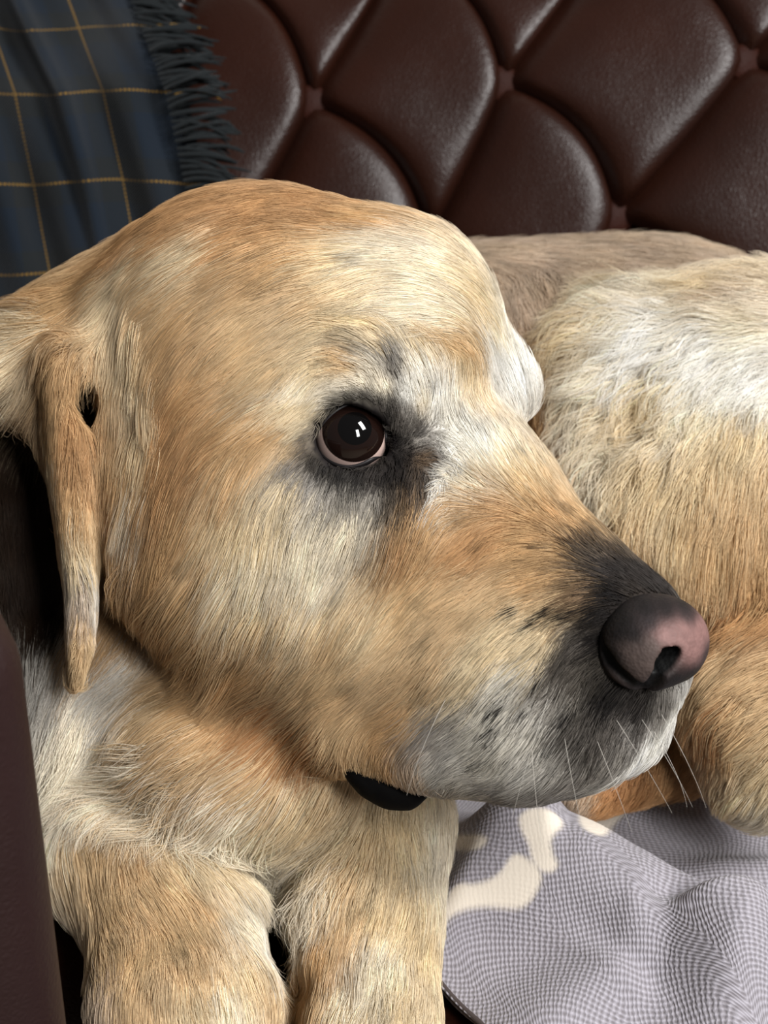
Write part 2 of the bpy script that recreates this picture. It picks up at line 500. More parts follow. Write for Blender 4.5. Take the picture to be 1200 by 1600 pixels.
def coat(pts, at=None):
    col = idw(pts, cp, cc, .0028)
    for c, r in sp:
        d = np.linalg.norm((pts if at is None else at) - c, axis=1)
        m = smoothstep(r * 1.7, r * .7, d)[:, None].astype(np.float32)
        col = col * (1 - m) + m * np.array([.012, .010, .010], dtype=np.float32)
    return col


# ------------------------------------------------------------------ combing: strokes laid on the surface
# x0,y0,x1,y1,length_mm,lift,clump,region      (h head, e ear, b body, l legs, t tail, c chest)
COMB = '''
780,560,740,500,14,.15,.2,h  820,580,800,530,12,.25,.2,h  700,500,620,500,18,.12,.3,h  700,430,600,410,18,.12,.3,h  600,350,500,345,16,.1,.3,h  680,385,600,365,16,.1,.3,h  640,370,560,355,16,.1,.3,h  480,310,380,320,16,.1,.3,h
350,320,260,360,18,.1,.3,h  250,360,180,420,20,.1,.35,h  180,410,100,460,24,.12,.5,h  600,440,500,480,20,.12,.35,h  480,400,380,450,20,.12,.35,h  380,420,280,480,22,.12,.4,h
280,440,200,510,24,.12,.45,h  660,600,620,530,12,.2,.2,h  700,640,690,560,12,.2,.2,h  612,580,602,548,5,.15,.2,h  640,665,655,620,7,.2,.3,h  655,705,685,685,7,.2,.3,h  590,602,578,580,6,.15,.2,h  640,605,632,565,8,.15,.2,h  570,560,510,540,12,.15,.3,h  545,600,490,600,9,.12,.3,h  500,500,400,560,20,.12,.35,h
400,540,320,610,20,.12,.35,h  300,540,240,640,22,.12,.4,h  480,600,420,660,14,.12,.3,h  470,660,400,710,14,.1,.3,h  400,650,310,710,18,.12,.35,h  300,660,240,760,22,.12,.4,h
740,760,690,720,10,.2,.25,h  800,720,760,650,10,.2,.25,h  860,790,800,730,10,.2,.25,h  920,860,860,810,9,.15,.2,h  1000,900,930,865,7,.12,.2,h  760,660,730,590,10,.2,.25,h
680,700,700,760,9,.2,.3,h  640,740,640,790,12,.15,.4,h  600,760,590,820,13,.15,.4,h  550,760,535,820,13,.15,.4,h  500,740,480,800,13,.15,.4,h  470,700,430,750,13,.12,.35,h
520,830,490,910,18,.12,.35,h  440,790,410,870,18,.12,.35,h  380,760,340,850,20,.12,.35,h  300,780,260,880,22,.12,.4,h  240,800,220,900,24,.14,.45,h  620,830,590,900,15,.12,.3,h
680,790,650,850,12,.12,.3,h  760,830,690,880,12,.12,.3,h  840,870,760,910,10,.12,.25,h  900,930,840,960,9,.12,.25,h  720,940,650,1000,14,.12,.3,h  640,950,580,1030,17,.12,.3,h
560,920,510,1010,19,.12,.35,h  460,920,420,1010,20,.12,.35,h  370,900,330,1000,27,.18,.5,h  280,920,250,1020,32,.22,.6,h  200,880,190,1000,34,.22,.6,h  820,990,770,1040,10,.15,.3,h
880,1000,830,1060,8,.15,.3,h  920,1080,880,1140,8,.15,.3,h  980,1110,940,1170,7,.15,.25,h  1040,1100,1020,1160,6,.2,.2,h  840,1080,790,1150,11,.15,.35,h  760,1060,710,1120,13,.15,.35,h
880,1150,840,1220,11,.2,.35,h  800,1160,750,1220,12,.18,.35,h  720,1120,660,1170,14,.15,.35,h  700,1190,650,1220,12,.15,.3,h  780,1220,740,1250,10,.2,.3,h  930,1170,900,1230,9,.2,.3,h
640,1060,570,1110,17,.12,.35,h  540,1060,480,1110,19,.12,.35,h  620,1140,570,1180,14,.12,.3,h  460,1040,400,1090,22,.15,.4,h  350,1020,310,1090,32,.22,.6,h  600,1180,612,1215,12,.12,.35,h  555,1165,570,1200,12,.12,.35,h  645,1205,655,1240,11,.12,.35,h  580,1195,592,1225,11,.12,.35,h  620,1215,630,1240,10,.12,.35,h
940,1000,900,1030,5,.1,.2,h  1000,920,950,900,5,.1,.2,h
420,1110,340,1180,30,.12,.45,c  500,1160,420,1230,28,.12,.45,c  300,1100,230,1160,34,.2,.6,c  420,1220,340,1260,32,.15,.5,c  360,1260,330,1330,42,.35,.85,c  480,1240,430,1300,32,.2,.5,c
220,1060,170,1120,34,.2,.6,c  250,1180,170,1210,44,.35,.8,c  200,1220,140,1260,44,.35,.8,c  130,1130,90,1200,40,.3,.75,c  100,1190,80,1240,32,.3,.7,c  60,1000,50,1080,24,.15,.4,c  60,1100,50,1180,26,.2,.4,c
540,1270,510,1350,32,.35,.85,c  470,1320,460,1400,34,.35,.85,c  400,1330,400,1410,34,.35,.85,c  450,1290,430,1370,34,.3,.85,c  350,1320,340,1400,30,.3,.8,c  590,1290,570,1370,20,.15,.5,c  300,1240,270,1310,42,.35,.85,c  520,1350,500,1420,28,.3,.7,c
150,1270,190,1370,16,.1,.35,l  250,1330,300,1400,15,.1,.35,l  200,1400,240,1480,15,.12,.4,l  320,1420,360,1490,14,.1,.35,l  390,1440,430,1500,12,.12,.3,l  300,1500,320,1580,15,.12,.4,l  230,1500,220,1580,17,.15,.45,l
400,1520,410,1590,13,.12,.35,l  150,1450,160,1540,18,.2,.5,l  640,1280,650,1360,14,.12,.35,l  680,1330,670,1420,14,.15,.35,l  560,1400,540,1480,15,.12,.4,l  620,1440,600,1520,16,.15,.5,l  520,1480,500,1570,15,.12,.4,l
580,1520,570,1590,18,.2,.6,l  650,1480,640,1570,16,.15,.45,l
770,395,840,405,20,.15,.35,b  800,400,880,410,20,.15,.35,b  900,400,980,415,22,.18,.4,b  1000,410,1080,425,22,.2,.4,b  1100,420,1180,450,22,.2,.4,b  800,440,830,520,22,.2,.4,b  850,430,870,500,24,.25,.5,b
850,560,835,650,26,.3,.6,b  860,650,850,720,26,.3,.6,b  1000,450,930,470,32,.35,.75,b  960,500,890,540,34,.4,.8,b  1100,470,1010,480,30,.3,.7,b  1180,500,1110,500,28,.25,.6,b  1000,540,950,610,32,.4,.8,b
950,600,890,660,34,.4,.8,b  1080,540,1040,610,30,.35,.7,b  1150,580,1110,650,28,.25,.6,b  980,660,940,730,32,.4,.8,b  930,700,900,780,34,.4,.8,b  1050,650,1010,730,28,.3,.65,b  980,750,960,840,32,.35,.75,b
1120,680,1080,760,26,.22,.55,b  1180,680,1160,770,24,.2,.5,b  1050,770,1020,860,26,.2,.5,b  1120,790,1100,880,24,.2,.5,b  1180,800,1180,890,24,.2,.5,b  1020,860,1030,910,20,.15,.4,b  1130,890,1140,950,22,.2,.4,b

1190,1020,1130,1055,22,.3,.7,t  1200,1090,1140,1125,22,.3,.7,t  1200,1150,1150,1195,22,.28,.7,t  1200,1210,1160,1250,20,.25,.7,t  1180,1230,1150,1265,18,.2,.6,t  1130,1060,1100,1100,18,.3,.6,t
1130,1130,1110,1180,18,.3,.6,t  1140,1190,1120,1240,18,.25,.6,t
1050,1165,1030,1215,11,.2,.4,t  1000,1195,985,1240,11,.2,.4,t  960,1215,945,1250,11,.2,.4,t  925,1240,915,1260,9,.2,.4,t  1030,1190,1010,1240,11,.2,.4,t
75,590,72,670,12,.04,.5,e  110,580,105,660,12,.04,.5,e  100,660,98,750,14,.04,.5,e  85,720,92,820,14,.04,.5,e  125,720,126,820,14,.04,.5,e  100,760,105,860,14,.04,.55,e  115,860,122,950,14,.04,.55,e  125,940,122,1030,12,.04,.55,e  118,1030,112,1090,10,.04,.6,e
135,840,142,930,14,.04,.55,e  90,540,30,520,30,.3,.7,e  60,520,5,515,30,.3,.7,e  50,540,10,580,32,.3,.7,e  40,490,5,500,24,.2,.5,e  130,520,90,580,22,.15,.5,e
210,500,215,590,24,.15,.5,h  220,590,232,680,24,.18,.55,h  228,670,215,760,26,.18,.55,h  205,740,190,840,28,.18,.55,h  170,560,160,650,20,.12,.4,h  160,700,165,800,24,.15,.5,h  180,820,190,920,26,.15,.5,h
30,620,25,720,24,.15,.5,c  50,760,50,860,24,.15,.5,c  40,880,45,960,24,.15,.5,c'''
kp, kd, kl, kr = [], [], [], []
REG = 'hecblt'
for tok in COMB.split():
    f = tok.split(',')
    x0, y0, x1, y1, ln, lf, cl = map(float, f[:7])
    r0, r1 = ray(x0, y0), ray(x1, y1)
    if r0 is None:
        continue
    if r1 is None or np.linalg.norm(r1[0] - r0[0]) > .07:
        q1 = P(x1, y1, r0[2])
    else:
        q1 = r1[0]
    d = q1 - r0[0]
    d -= r0[1] * d.dot(r0[1])
    kp.append(r0[0] + .0 * d)
    kd.append(d / (np.linalg.norm(d) + 1e-9))
    kl.append((ln / 1000, lf, cl))
    kr.append(REG.index(f[7]))
kp, kd, kl, kr = np.array(kp, dtype=np.float32), np.array(kd, dtype=np.float32), np.array(kl, dtype=np.float32), np.array(kr)
print('comb strokes', len(kp), 'coat points', len(cp))


def field_at(f, p):
    """trilinear distance and gradient of a Field at points p"""
    g = (p - f.lo) / f.h
    g = np.clip(g, 0, f.n - 1.001)
    i = g.astype(np.int32)
    t = g - i
    c = {}
    for a in (0, 1):
        for b_ in (0, 1):
            for e in (0, 1):
                c[a, b_, e] = f.v[i[:, 0] + a, i[:, 1] + b_, i[:, 2] + e]
    x, y, z = t.T
    lerp = lambda a, b_, w: a + (b_ - a) * w
    c00, c01, c10, c11 = (lerp(c[0, a, e], c[1, a, e], x) for a in (0, 1) for e in (0, 1))
    dist = lerp(lerp(c00, c10, y), lerp(c01, c11, y), z)
    gx = lerp(lerp(c[1, 0, 0] - c[0, 0, 0], c[1, 1, 0] - c[0, 1, 0], y), lerp(c[1, 0, 1] - c[0, 0, 1], c[1, 1, 1] - c[0, 1, 1], y), z)
    gy = lerp(c10 - c00, c11 - c01, z)
    gz = lerp(c01 - c00, c11 - c10, y)
    n = np.stack([gx, gy, gz], 1)
    n /= np.linalg.norm(n, axis=1)[:, None] + 1e-12
    return dist, n


# ------------------------------------------------------------------ the dog
skin = mesh_from('dog', V, Q)
dog = link('dog', skin, None, M_SKIN)
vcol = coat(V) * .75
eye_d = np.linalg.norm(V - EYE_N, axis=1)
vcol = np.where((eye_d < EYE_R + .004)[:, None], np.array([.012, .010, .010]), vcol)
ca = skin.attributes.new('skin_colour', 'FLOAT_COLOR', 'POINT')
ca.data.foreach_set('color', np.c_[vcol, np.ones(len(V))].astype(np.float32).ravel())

nose_me = mesh_from('nose', NV, NQ)
nose = link('nose', nose_me, dog, M_NOSE)
pk = np.array([(P(1085, 980, .45), 0), (P(1050, 975, .45), 0), (P(1020, 985, .45), 0), (P(1075, 1010, .45), 0), (P(1000, 1000, .45), 1), (P(985, 1045, .45), 1), (P(1060, 945, .455), 2),
               (P(1000, 950, .455), 2), (P(950, 980, .46), 2), (P(1045, 1080, .45), 2), (P(1075, 1055, .45), 2), (P(945, 1020, .46), 2), (P(1015, 1060, .45), 3), (P(970, 1010, .45), 1), (P(960, 960, .45), 2), (P(1030, 948, .45), 2), (P(975, 985, .45), 2), (P(1095, 1020, .45), 3), (P(1040, 1060, .45), 2), (P(1000, 1030, .45), 1), (P(1000, 965, .45), 3), (P(1060, 958, .45), 3), (P(1010, 1020, .45), 1), (P(985, 1065, .45), 3)], dtype=object)
npal = np.array([srgb(122, 92, 88), srgb(70, 59, 55), srgb(13, 11, 12), srgb(38, 33, 34)])
src = np.array([list(q[0]) for q in pk], dtype=np.float32)
# colours keyed on the two directions across the nose
ax = np.stack([RIGHT, UP], 1)
ncol = idw((NV - NC) @ ax, ((src - CAM) / ((src - CAM) @ FWD)[:, None] @ ax * .4635 - (NC - CAM) / ((NC - CAM) @ FWD) @ ax * .4635), npal[[q[1] for q in pk]].astype(np.float32), .003)
ncol *= (.8 + .4 * hash_noise(NV * 900, 3))[:, None]
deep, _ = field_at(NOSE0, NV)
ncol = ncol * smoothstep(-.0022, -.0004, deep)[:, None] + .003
ca = nose_me.attributes.new('nose_colour', 'FLOAT_COLOR', 'POINT')
ca.data.foreach_set('color', np.c_[ncol, np.ones(len(NV))].astype(np.float32).ravel())


def sphere_cap(name, c, r, axis, half, mat, parent, n=48, m=14, flat=1.0):
    """cap of a sphere about an axis, half = opening angle"""
    a = np.array(axis) / np.linalg.norm(axis)
    u = np.cross(a, [0, 0, 1.0])
    u /= np.linalg.norm(u)
    w = np.cross(a, u)
    th = np.linspace(1e-3, half, m)
    ph = np.linspace(0, 2 * math.pi, n, endpoint=False)
    vs = [c + r * (math.cos(t) * a + math.sin(t) * (math.cos(p) * u + math.sin(p) * w)) for p in ph for t in th]
    return link(name, mesh_from(name, vs, grid_faces(n, m, True)), parent, mat)


def sphere_hit(px, py, c, r):
    d = P(px, py, 1.0) - CAM
    d /= np.linalg.norm(d)
    oc = CAM - c
    bq = oc.dot(d)
    disc = bq * bq - oc.dot(oc) + r * r
    return CAM + d * (-bq - math.sqrt(max(disc, 0)))


def make_eye(c, gaze, label=None):
    eye = sphere_cap('eye', c, EYE_R, gaze, math.pi - .01, M_WHITE, dog, 48, 36)
    sphere_cap('iris', c, EYE_R * 1.012, gaze, .98, M_IRIS, eye, 64, 20)
    sphere_cap('pupil', c, EYE_R * 1.022, gaze, .46, M_PUPIL, eye, 64, 14)
    return eye


gaze_n = sphere_hit(555, 668, EYE_N, EYE_R) - EYE_N
make_eye(EYE_N, gaze_n)
gaze_f = gaze_n - 2 * HL * gaze_n.dot(HL)
make_eye(EYE_F, gaze_f)

RIM = [(491, 688), (494, 697), (501, 707), (514, 719), (535, 727), (554, 727), (571, 720), (586, 711), (600, 712), (611, 718), (606, 706), (601, 692), (602, 678), (600, 663),
       (594, 648), (583, 636), (568, 630), (553, 631), (538, 636), (523, 645), (508, 661), (497, 677)]


def make_lid(mirror):
    cx, cy = np.mean(RIM, axis=0)
    rows = []
    for sc, rr in ((1.0, 1.0), (1.0, 1.045), (1.04, 1.085), (1.12, 1.09), (1.24, 1.06), (1.45, .98), (1.7, .85)):
        row = []
        for x, y in RIM:
            q = sphere_hit(cx + (x - cx) * min(sc, 1.0), cy + (y - cy) * min(sc, 1.0), EYE_N, EYE_R * 1.02) - EYE_N
            ax_ = sphere_hit(cx, cy, EYE_N, EYE_R) - EYE_N
            ax_ /= np.linalg.norm(ax_)
            q /= np.linalg.norm(q)
            ang = math.acos(np.clip(q.dot(ax_), -1, 1))
            t = q - ax_ * q.dot(ax_)
            t /= np.linalg.norm(t)
            g = min(ang * sc, 1.9)
            row.append(EYE_N + EYE_R * rr * (math.cos(g) * ax_ + math.sin(g) * t))
        rows.append(row)
    vs = np.array(rows).transpose(1, 0, 2).reshape(-1, 3)
    if mirror:
        vs = vs - EYE_N
        vs = vs - 2 * np.outer(vs @ HL, HL) + EYE_F
    o = link('eyelid', mesh_from('eyelid', vs, grid_faces(len(RIM), len(rows), True)), dog, M_LID)
    md = o.modifiers.new('smooth', 'SUBSURF')
    md.levels = md.render_levels = 2
    return o


# black skin showing at the corner of the mouth
LIP = Field(P(595, 1225, .50) - .03, P(595, 1225, .50) + .03, .001)
lpts = [(540, 1188), (556, 1208), (582, 1228), (612, 1243), (640, 1248), (662, 1246)]
lh = ray(600, 1195)
ld = lh[2] if lh else .50
LIP.limb([P(x, y - 9, ld + .014) for x, y in lpts], [.0012, .0036, .0052, .0054, .0042, .0014], k=.002, w=FWD, s=1.3)
LV, LQ = LIP.surface()
link('lip', mesh_from('lip', LV, LQ), dog, M_LIP)
make_lid(False)
make_lid(True)
# ------------------------------------------------------------------ the coat: combed strands, grouped by region
tri = np.concatenate([Q[:, [0, 1, 2]], Q[:, [0, 2, 3]]])
A, B, C = V[tri[:, 0]], V[tri[:, 1]], V[tri[:, 2]]
cr = np.cross(B - A, C - A)
area_t = np.linalg.norm(cr, axis=1) / 2
cen = (A + B + C) / 3
_, nrm = field_at(FIELD, cen)
toc = CAM - cen
toc /= np.linalg.norm(toc, axis=1)[:, None]
facing = (nrm * toc).sum(1)
vv = cen - CAM
dd = vv @ FWD
pxx, pyy = 600 + FPX * (vv @ RIGHT) / dd, 800 - FPX * (vv @ UP) / dd
inside = (pxx > -260) & (pxx < 1460) & (pyy > 120) & (pyy < 1860)
# nearest stroke decides the region
near = np.empty(len(cen), dtype=np.int32)
for a in range(0, len(cen), 20000):
    p = cen[a:a + 20000].astype(np.float32)
    near[a:a + 20000] = ((p ** 2).sum(1)[:, None] + (kp ** 2).sum(1)[None] - 2 * p @ kp.T).argmin(1)
reg_t = kr[near]
dens = np.choose(reg_t, [2.6, 2.6, 1.5, 1.15, 1.9, 1.5]) * 1e6 * DENS
dens = dens * smoothstep(-.55, -.05, facing) * inside
ed = np.linalg.norm(cen - EYE_N, axis=1)
dens *= smoothstep(EYE_R + .0005, EYE_R + .0025, ed) * smoothstep(EYE_R + .0005, EYE_R + .0025, np.linalg.norm(cen - EYE_F, axis=1))
def in_poly(x, y, poly):
    ins = np.zeros(len(x), dtype=bool)
    for i in range(len(poly)):
        (x0, y0), (x1, y1) = poly[i], poly[i - 1]
        ins ^= ((y0 > y) != (y1 > y)) & (x < (x1 - x0) * (y - y0) / (y1 - y0 + 1e-12) + x0)
    return ins


rc = np.mean(RIM, axis=0)
lid_zone = [tuple(rc + (np.array(q) - rc) * 1.13) for q in RIM]
dens[in_poly(pxx, pyy, lid_zone) & (ed < .03)] = 0
nd, _ = field_at(NOSE, cen)
innose = ((cen > NOSE.lo) & (cen < NOSE.lo + NOSE.h * (NOSE.n - 1))).all(1) & (nd < -.0006)
dens[innose] = 0
dens[cen[:, 2] < .0275] = 0
want = area_t * dens
cum = np.cumsum(want)
N = int(cum[-1])
pick = np.searchsorted(cum, RNG.random(N) * cum[-1])
pick = np.minimum(pick, len(tri) - 1)
r1, r2 = RNG.random(N), RNG.random(N)
sw = r1 + r2 > 1
r1[sw], r2[sw] = 1 - r1[sw], 1 - r2[sw]
root = A[pick] + (B - A)[pick] * r1[:, None] + (C - A)[pick] * r2[:, None]
region = reg_t[pick]
prm = np.concatenate([kd, kl], 1)


def comb(p, n):
    q = idw(p, kp, prm, .004, 1.6)
    d = q[:, :3].astype(np.float64)
    d -= n * (d * n).sum(1)[:, None]
    d /= np.linalg.norm(d, axis=1)[:, None] + 1e-9
    return d, q[:, 3].astype(float), q[:, 4].astype(float), q[:, 5].astype(float)


_, nr = field_at(FIELD, root)
nroot = nr.copy()
d0, ln, lift, clump = comb(root, nr)
# slow wander of the hair direction, curlier where it is long
side = np.cross(nr, d0)
wob = (hash_noise(root * 90, 1) - .5) * 1.0 + (hash_noise(root * 260, 2) - .5) * .8
wob = wob * (.35 + 2.6 * np.clip(lift - .14, 0, .3)) + RNG.normal(0, .10, N)
d0 = d0 * np.cos(wob)[:, None] + side * np.sin(wob)[:, None]
ln = ln * (.65 + .5 * RNG.random(N)) * (.85 + .3 * hash_noise(root * 150, 5))
lift0 = lift.copy()
eyed = np.linalg.norm(root - EYE_N, axis=1)
ln = ln * (.38 + .62 * smoothstep(.016, .038, eyed))
lift = lift * (.5 + RNG.random(N)) * (.6 + .8 * hash_noise(root * 200, 6))
NS = 7
pts = np.empty((N, NS, 3))
pts[:, 0] = root - nr * .0006
q = root.copy()
d = d0.copy()
for s in range(1, NS):
    t = s / (NS - 1)
    step = (ln / (NS - 1))[:, None]
    up = (lift * (1.35 - 1.1 * t))[:, None]
    q = q + step * (d * np.sqrt(np.clip(1 - up ** 2, .1, 1)) + nr * up)
    dist, n2 = field_at(FIELD, q)
    floor_ = .0006 + .05 * ln * t
    q = q + n2 * np.clip(floor_ - dist, 0, .01)[:, None]
    d = d - n2 * (d * n2).sum(1)[:, None] * (dist < .02)[:, None]
    d /= np.linalg.norm(d, axis=1)[:, None] + 1e-9
    nr = n2
    pts[:, s] = q
    pts[:, s, 2] = np.maximum(pts[:, s, 2], .026)
# clumping: every strand leans to the nearest of a set of leader strands
def voxel_leader(cell, seed):
    off = np.random.default_rng(seed).random(3)
    jit = np.stack([hash_noise(root * 400, seed + k) for k in range(3)], 1) * cell * .9
    key = np.floor((root + jit) / cell + off).astype(np.int64)
    key -= key.min(0)
    h = key[:, 0] + key[:, 1] * 4096 + key[:, 2] * 4096 * 4096
    u, first, inv = np.unique(h, return_index=True, return_inverse=True)
    return first[inv.ravel()]


jit_ = np.clip(ln * .33, .0008, .007) * (.25 + .75 * smoothstep(.017, .036, eyed))
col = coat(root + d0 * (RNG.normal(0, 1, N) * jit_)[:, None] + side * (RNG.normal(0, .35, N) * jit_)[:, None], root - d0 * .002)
tt = np.linspace(0, 1, NS)[None, :, None]
for cell, seed, amt in ((.0042, 11, .75), (.011, 23, .45)):
    lead = voxel_leader(cell, seed)
    ok = (np.linalg.norm(root[lead] - root, axis=1) < 1.8 * cell) & ((nroot[lead] * nroot).sum(1) > .3)
    k = (clump * amt * ok)[:, None, None] * tt ** 1.4
    pts = pts + (pts[lead] - root[lead][:, None] + root[:, None] * .25 + root[lead][:, None] * .75 - pts) * k
curl = np.where((region == 3) | (region == 2), np.clip(lift0 - .17, 0, .25) / .2, 0) * .0026
ph_ = hash_noise(root * 130, 17) * 14
sd_ = np.cross(nroot, d0)
pts = pts + (sd_ * curl[:, None])[:, None] * (np.sin(tt * 7.5 + ph_[:, None, None]) - np.sin(ph_)[:, None, None]) * tt + (nroot * curl[:, None])[:, None] * np.cos(tt * 7.5 + ph_[:, None, None] * 1.3) * tt * .8
jl = RNG.normal(0, 1, N)[voxel_leader(.0035, 31)]
muz = smoothstep(.058, .030, np.linalg.norm(root - P(880, 1130, .48), axis=1)) * (1 - smoothstep(.02, .035, np.linalg.norm(root - P(720, 900, .48), axis=1)) * 0)
col = col * (1 - muz * (RNG.random(N) < .14) * .62)[:, None]
br = 1 + .12 * jl + .09 * RNG.normal(0, 1, N) + .30 * (hash_noise(root * 170, 8) - .5)
warm = .10 * (hash_noise(root * 80, 9) - .5)
col = col * np.clip(br, .5, 1.5)[:, None]
col = np.clip(col * np.stack([1 + .2 * warm, 1 + 0 * warm, 1 - .8 * warm], 1), .004, .93)
rad = np.choose(region, [.000085, .00009, .00010, .000115, .0001, .00011])[:, None] * np.array([1, 1, .95, .85, .7, .5, .2])[None] * (.8 + .4 * RNG.random(N))[:, None]

FUR_NAMES = {0: 'head_fur', 1: 'ear_fur', 2: 'chest_fur', 3: 'body_fur', 4: 'leg_fur', 5: 'tail_fur'}
for r, nm in FUR_NAMES.items():
    m = region == r
    cnt = int(m.sum())
    cu = bpy.data.hair_curves.new(nm)
    cu.add_curves([NS] * cnt)
    cu.attributes['position'].data.foreach_set('vector', pts[m].astype(np.float32).ravel())
    ra = cu.attributes.get('radius') or cu.attributes.new('radius', 'FLOAT', 'POINT')
    ra.data.foreach_set('value', rad[m].astype(np.float32).ravel())
    fa = cu.attributes.new('fur_colour', 'FLOAT_COLOR', 'CURVE')
    fa.data.foreach_set('color', np.c_[col[m], np.ones(cnt)].astype(np.float32).ravel())
    cu.materials.append(M_FUR)
    o = bpy.data.objects.new(nm, cu)
    COL.objects.link(o)
    o.parent = dog
    o['kind'] = 'stuff'
# a few long pale whiskers
wp = []
for x, y, dx, dy in ((700, 1085, -60, 150), (830, 1160, 15, 150), (880, 1140, 30, 160), (930, 1150, 50, 140),
                     (960, 1120, 80, 140), (1000, 1120, 70, 130), (1030, 1110, 60, 140), (1020, 1140, 40, 110), (860, 1080, -60, 190)):
    h = ray(x, y)
    if h is None:
        continue
    t = np.linspace(0, 1, NS)
    wp.append([h[0] + h[1] * (.012 * a - .010 * a * a) + a * (RIGHT * dx - UP * dy) * h[2] / FPX - FWD * .006 * a for a in t])
cu = bpy.data.hair_curves.new('whiskers')
cu.add_curves([NS] * len(wp))
cu.attributes['position'].data.foreach_set('vector', np.array(wp, dtype=np.float32).ravel())
ra = cu.attributes.get('radius') or cu.attributes.new('radius', 'FLOAT', 'POINT')
ra.data.foreach_set('value', np.tile(np.linspace(.00009, .00003, NS), len(wp)).astype(np.float32))
fa = cu.attributes.new('fur_colour', 'FLOAT_COLOR', 'CURVE')
fa.data.foreach_set('color', np.tile([.50, .47, .42, 1], len(wp)).astype(np.float32))
cu.materials.append(M_FUR)
o = bpy.data.objects.new('whiskers', cu)
COL.objects.link(o)
o.parent = dog
o['kind'] = 'stuff'
print('strands', N)
# ------------------------------------------------------------------ leather, cloth
def leather(name, base, dark, rough, spec=.34):
    m, nt, b = new_mat(name)
    tc = add_node(nt, 'ShaderNodeTexCoord')
    n1 = add_node(nt, 'ShaderNodeTexNoise')
    n1.inputs['Scale'].default_value = 14
    n1.inputs['Detail'].default_value = 5
    nt.links.new(tc.outputs['Object'], n1.inputs['Vector'])
    mx = add_node(nt, 'ShaderNodeMix', data_type='RGBA')
    mx.inputs[6].default_value = (*dark, 1)
    mx.inputs[7].default_value = (*base, 1)
    nt.links.new(n1.outputs['Fac'], mx.inputs[0])
    nt.links.new(mx.outputs[2], b.inputs['Base Color'])
    v = add_node(nt, 'ShaderNodeTexVoronoi', feature='DISTANCE_TO_EDGE')
    v.inputs['Scale'].default_value = 420
    nt.links.new(tc.outputs['Object'], v.inputs['Vector'])
    n2 = add_node(nt, 'ShaderNodeTexNoise')
    n2.inputs['Scale'].default_value = 60
    n2.inputs['Detail'].default_value = 4
    nt.links.new(tc.outputs['Object'], n2.inputs['Vector'])
    ad = add_node(nt, 'ShaderNodeMath', operation='MULTIPLY_ADD')
    ad.inputs[1].default_value = .7
    nt.links.new(v.outputs['Distance'], ad.inputs[0])
    nt.links.new(n2.outputs['Fac'], ad.inputs[2])
    bu = add_node(nt, 'ShaderNodeBump')
    bu.inputs['Strength'].default_value = .35
    bu.inputs['Distance'].default_value = .0012
    nt.links.new(ad.outputs[0], bu.inputs['Height'])
    nt.links.new(bu.outputs[0], b.inputs['Normal'])
    set_in(b, rough=rough, spec=spec)
    return m


M_LEATHER = leather('brown_leather', srgb(44, 19, 10), srgb(25, 11, 7), .37, .30)
M_BUTTON = leather('button_leather', srgb(48, 22, 15), srgb(32, 14, 10), .55, .07)
M_ARM = leather('arm_leather', srgb(36, 17, 16), srgb(26, 12, 12), .55)

# ------------------------------------------------------------------ the room behind and below
def plane(name, pts, mat, kind='structure'):
    o = link(name, mesh_from(name, pts, [[0, 1, 2, 3]]), None, mat, False)
    o['kind'] = kind
    return o


M_WALL, nt, b = new_mat('wall_paint')
set_in(b, base=srgb(170, 166, 158), rough=.8)
nz = add_node(nt, 'ShaderNodeTexNoise')
nz.inputs['Scale'].default_value = 180
bu = add_node(nt, 'ShaderNodeBump')
bu.inputs['Strength'].default_value = .1
nt.links.new(nz.outputs['Fac'], bu.inputs['Height'])
nt.links.new(bu.outputs[0], b.inputs['Normal'])
M_FLOOR, nt, b = new_mat('carpet')
nz = add_node(nt, 'ShaderNodeTexNoise')
nz.inputs['Scale'].default_value = 300
cr_ = add_node(nt, 'ShaderNodeMix', data_type='RGBA')
cr_.inputs[6].default_value = (*srgb(110, 100, 88), 1)
cr_.inputs[7].default_value = (*srgb(140, 128, 112), 1)
nt.links.new(nz.outputs['Fac'], cr_.inputs[0])
nt.links.new(cr_.outputs[2], b.inputs['Base Color'])
set_in(b, rough=.95)
plane('wall_back', [(-2.2, .80, -.42), (2.2, .80, -.42), (2.2, .80, 1.9), (-2.2, .80, 1.9)], M_WALL)
plane('floor', [(-2.2, -2.2, -.42), (2.2, -2.2, -.42), (2.2, .80, -.42), (-2.2, .80, -.42)], M_FLOOR)

# ------------------------------------------------------------------ the sofa
SEAT = 0.018
sofa = bpy.data.objects.new('sofa', None)
COL.objects.link(sofa)
sofa.location = (0.1, .15, -.42)
sofa['label'] = 'dark brown buttoned leather sofa the dog lies on'
sofa['category'] = 'sofa'


def part(name, me, mat, parent=None, smooth=True):
    o = link(name, me, None, mat, smooth)
    p = parent or sofa
    o.parent = p
    w = Matrix.Identity(4)
    q = p
    chain = []
    while q is not None:
        chain.append(q)
        q = q.parent
    for q in reversed(chain):
        w = w @ q.matrix_parent_inverse @ Matrix.LocRotScale(q.location, q.rotation_euler, q.scale)
    o.matrix_parent_inverse = w.inverted()
    return o


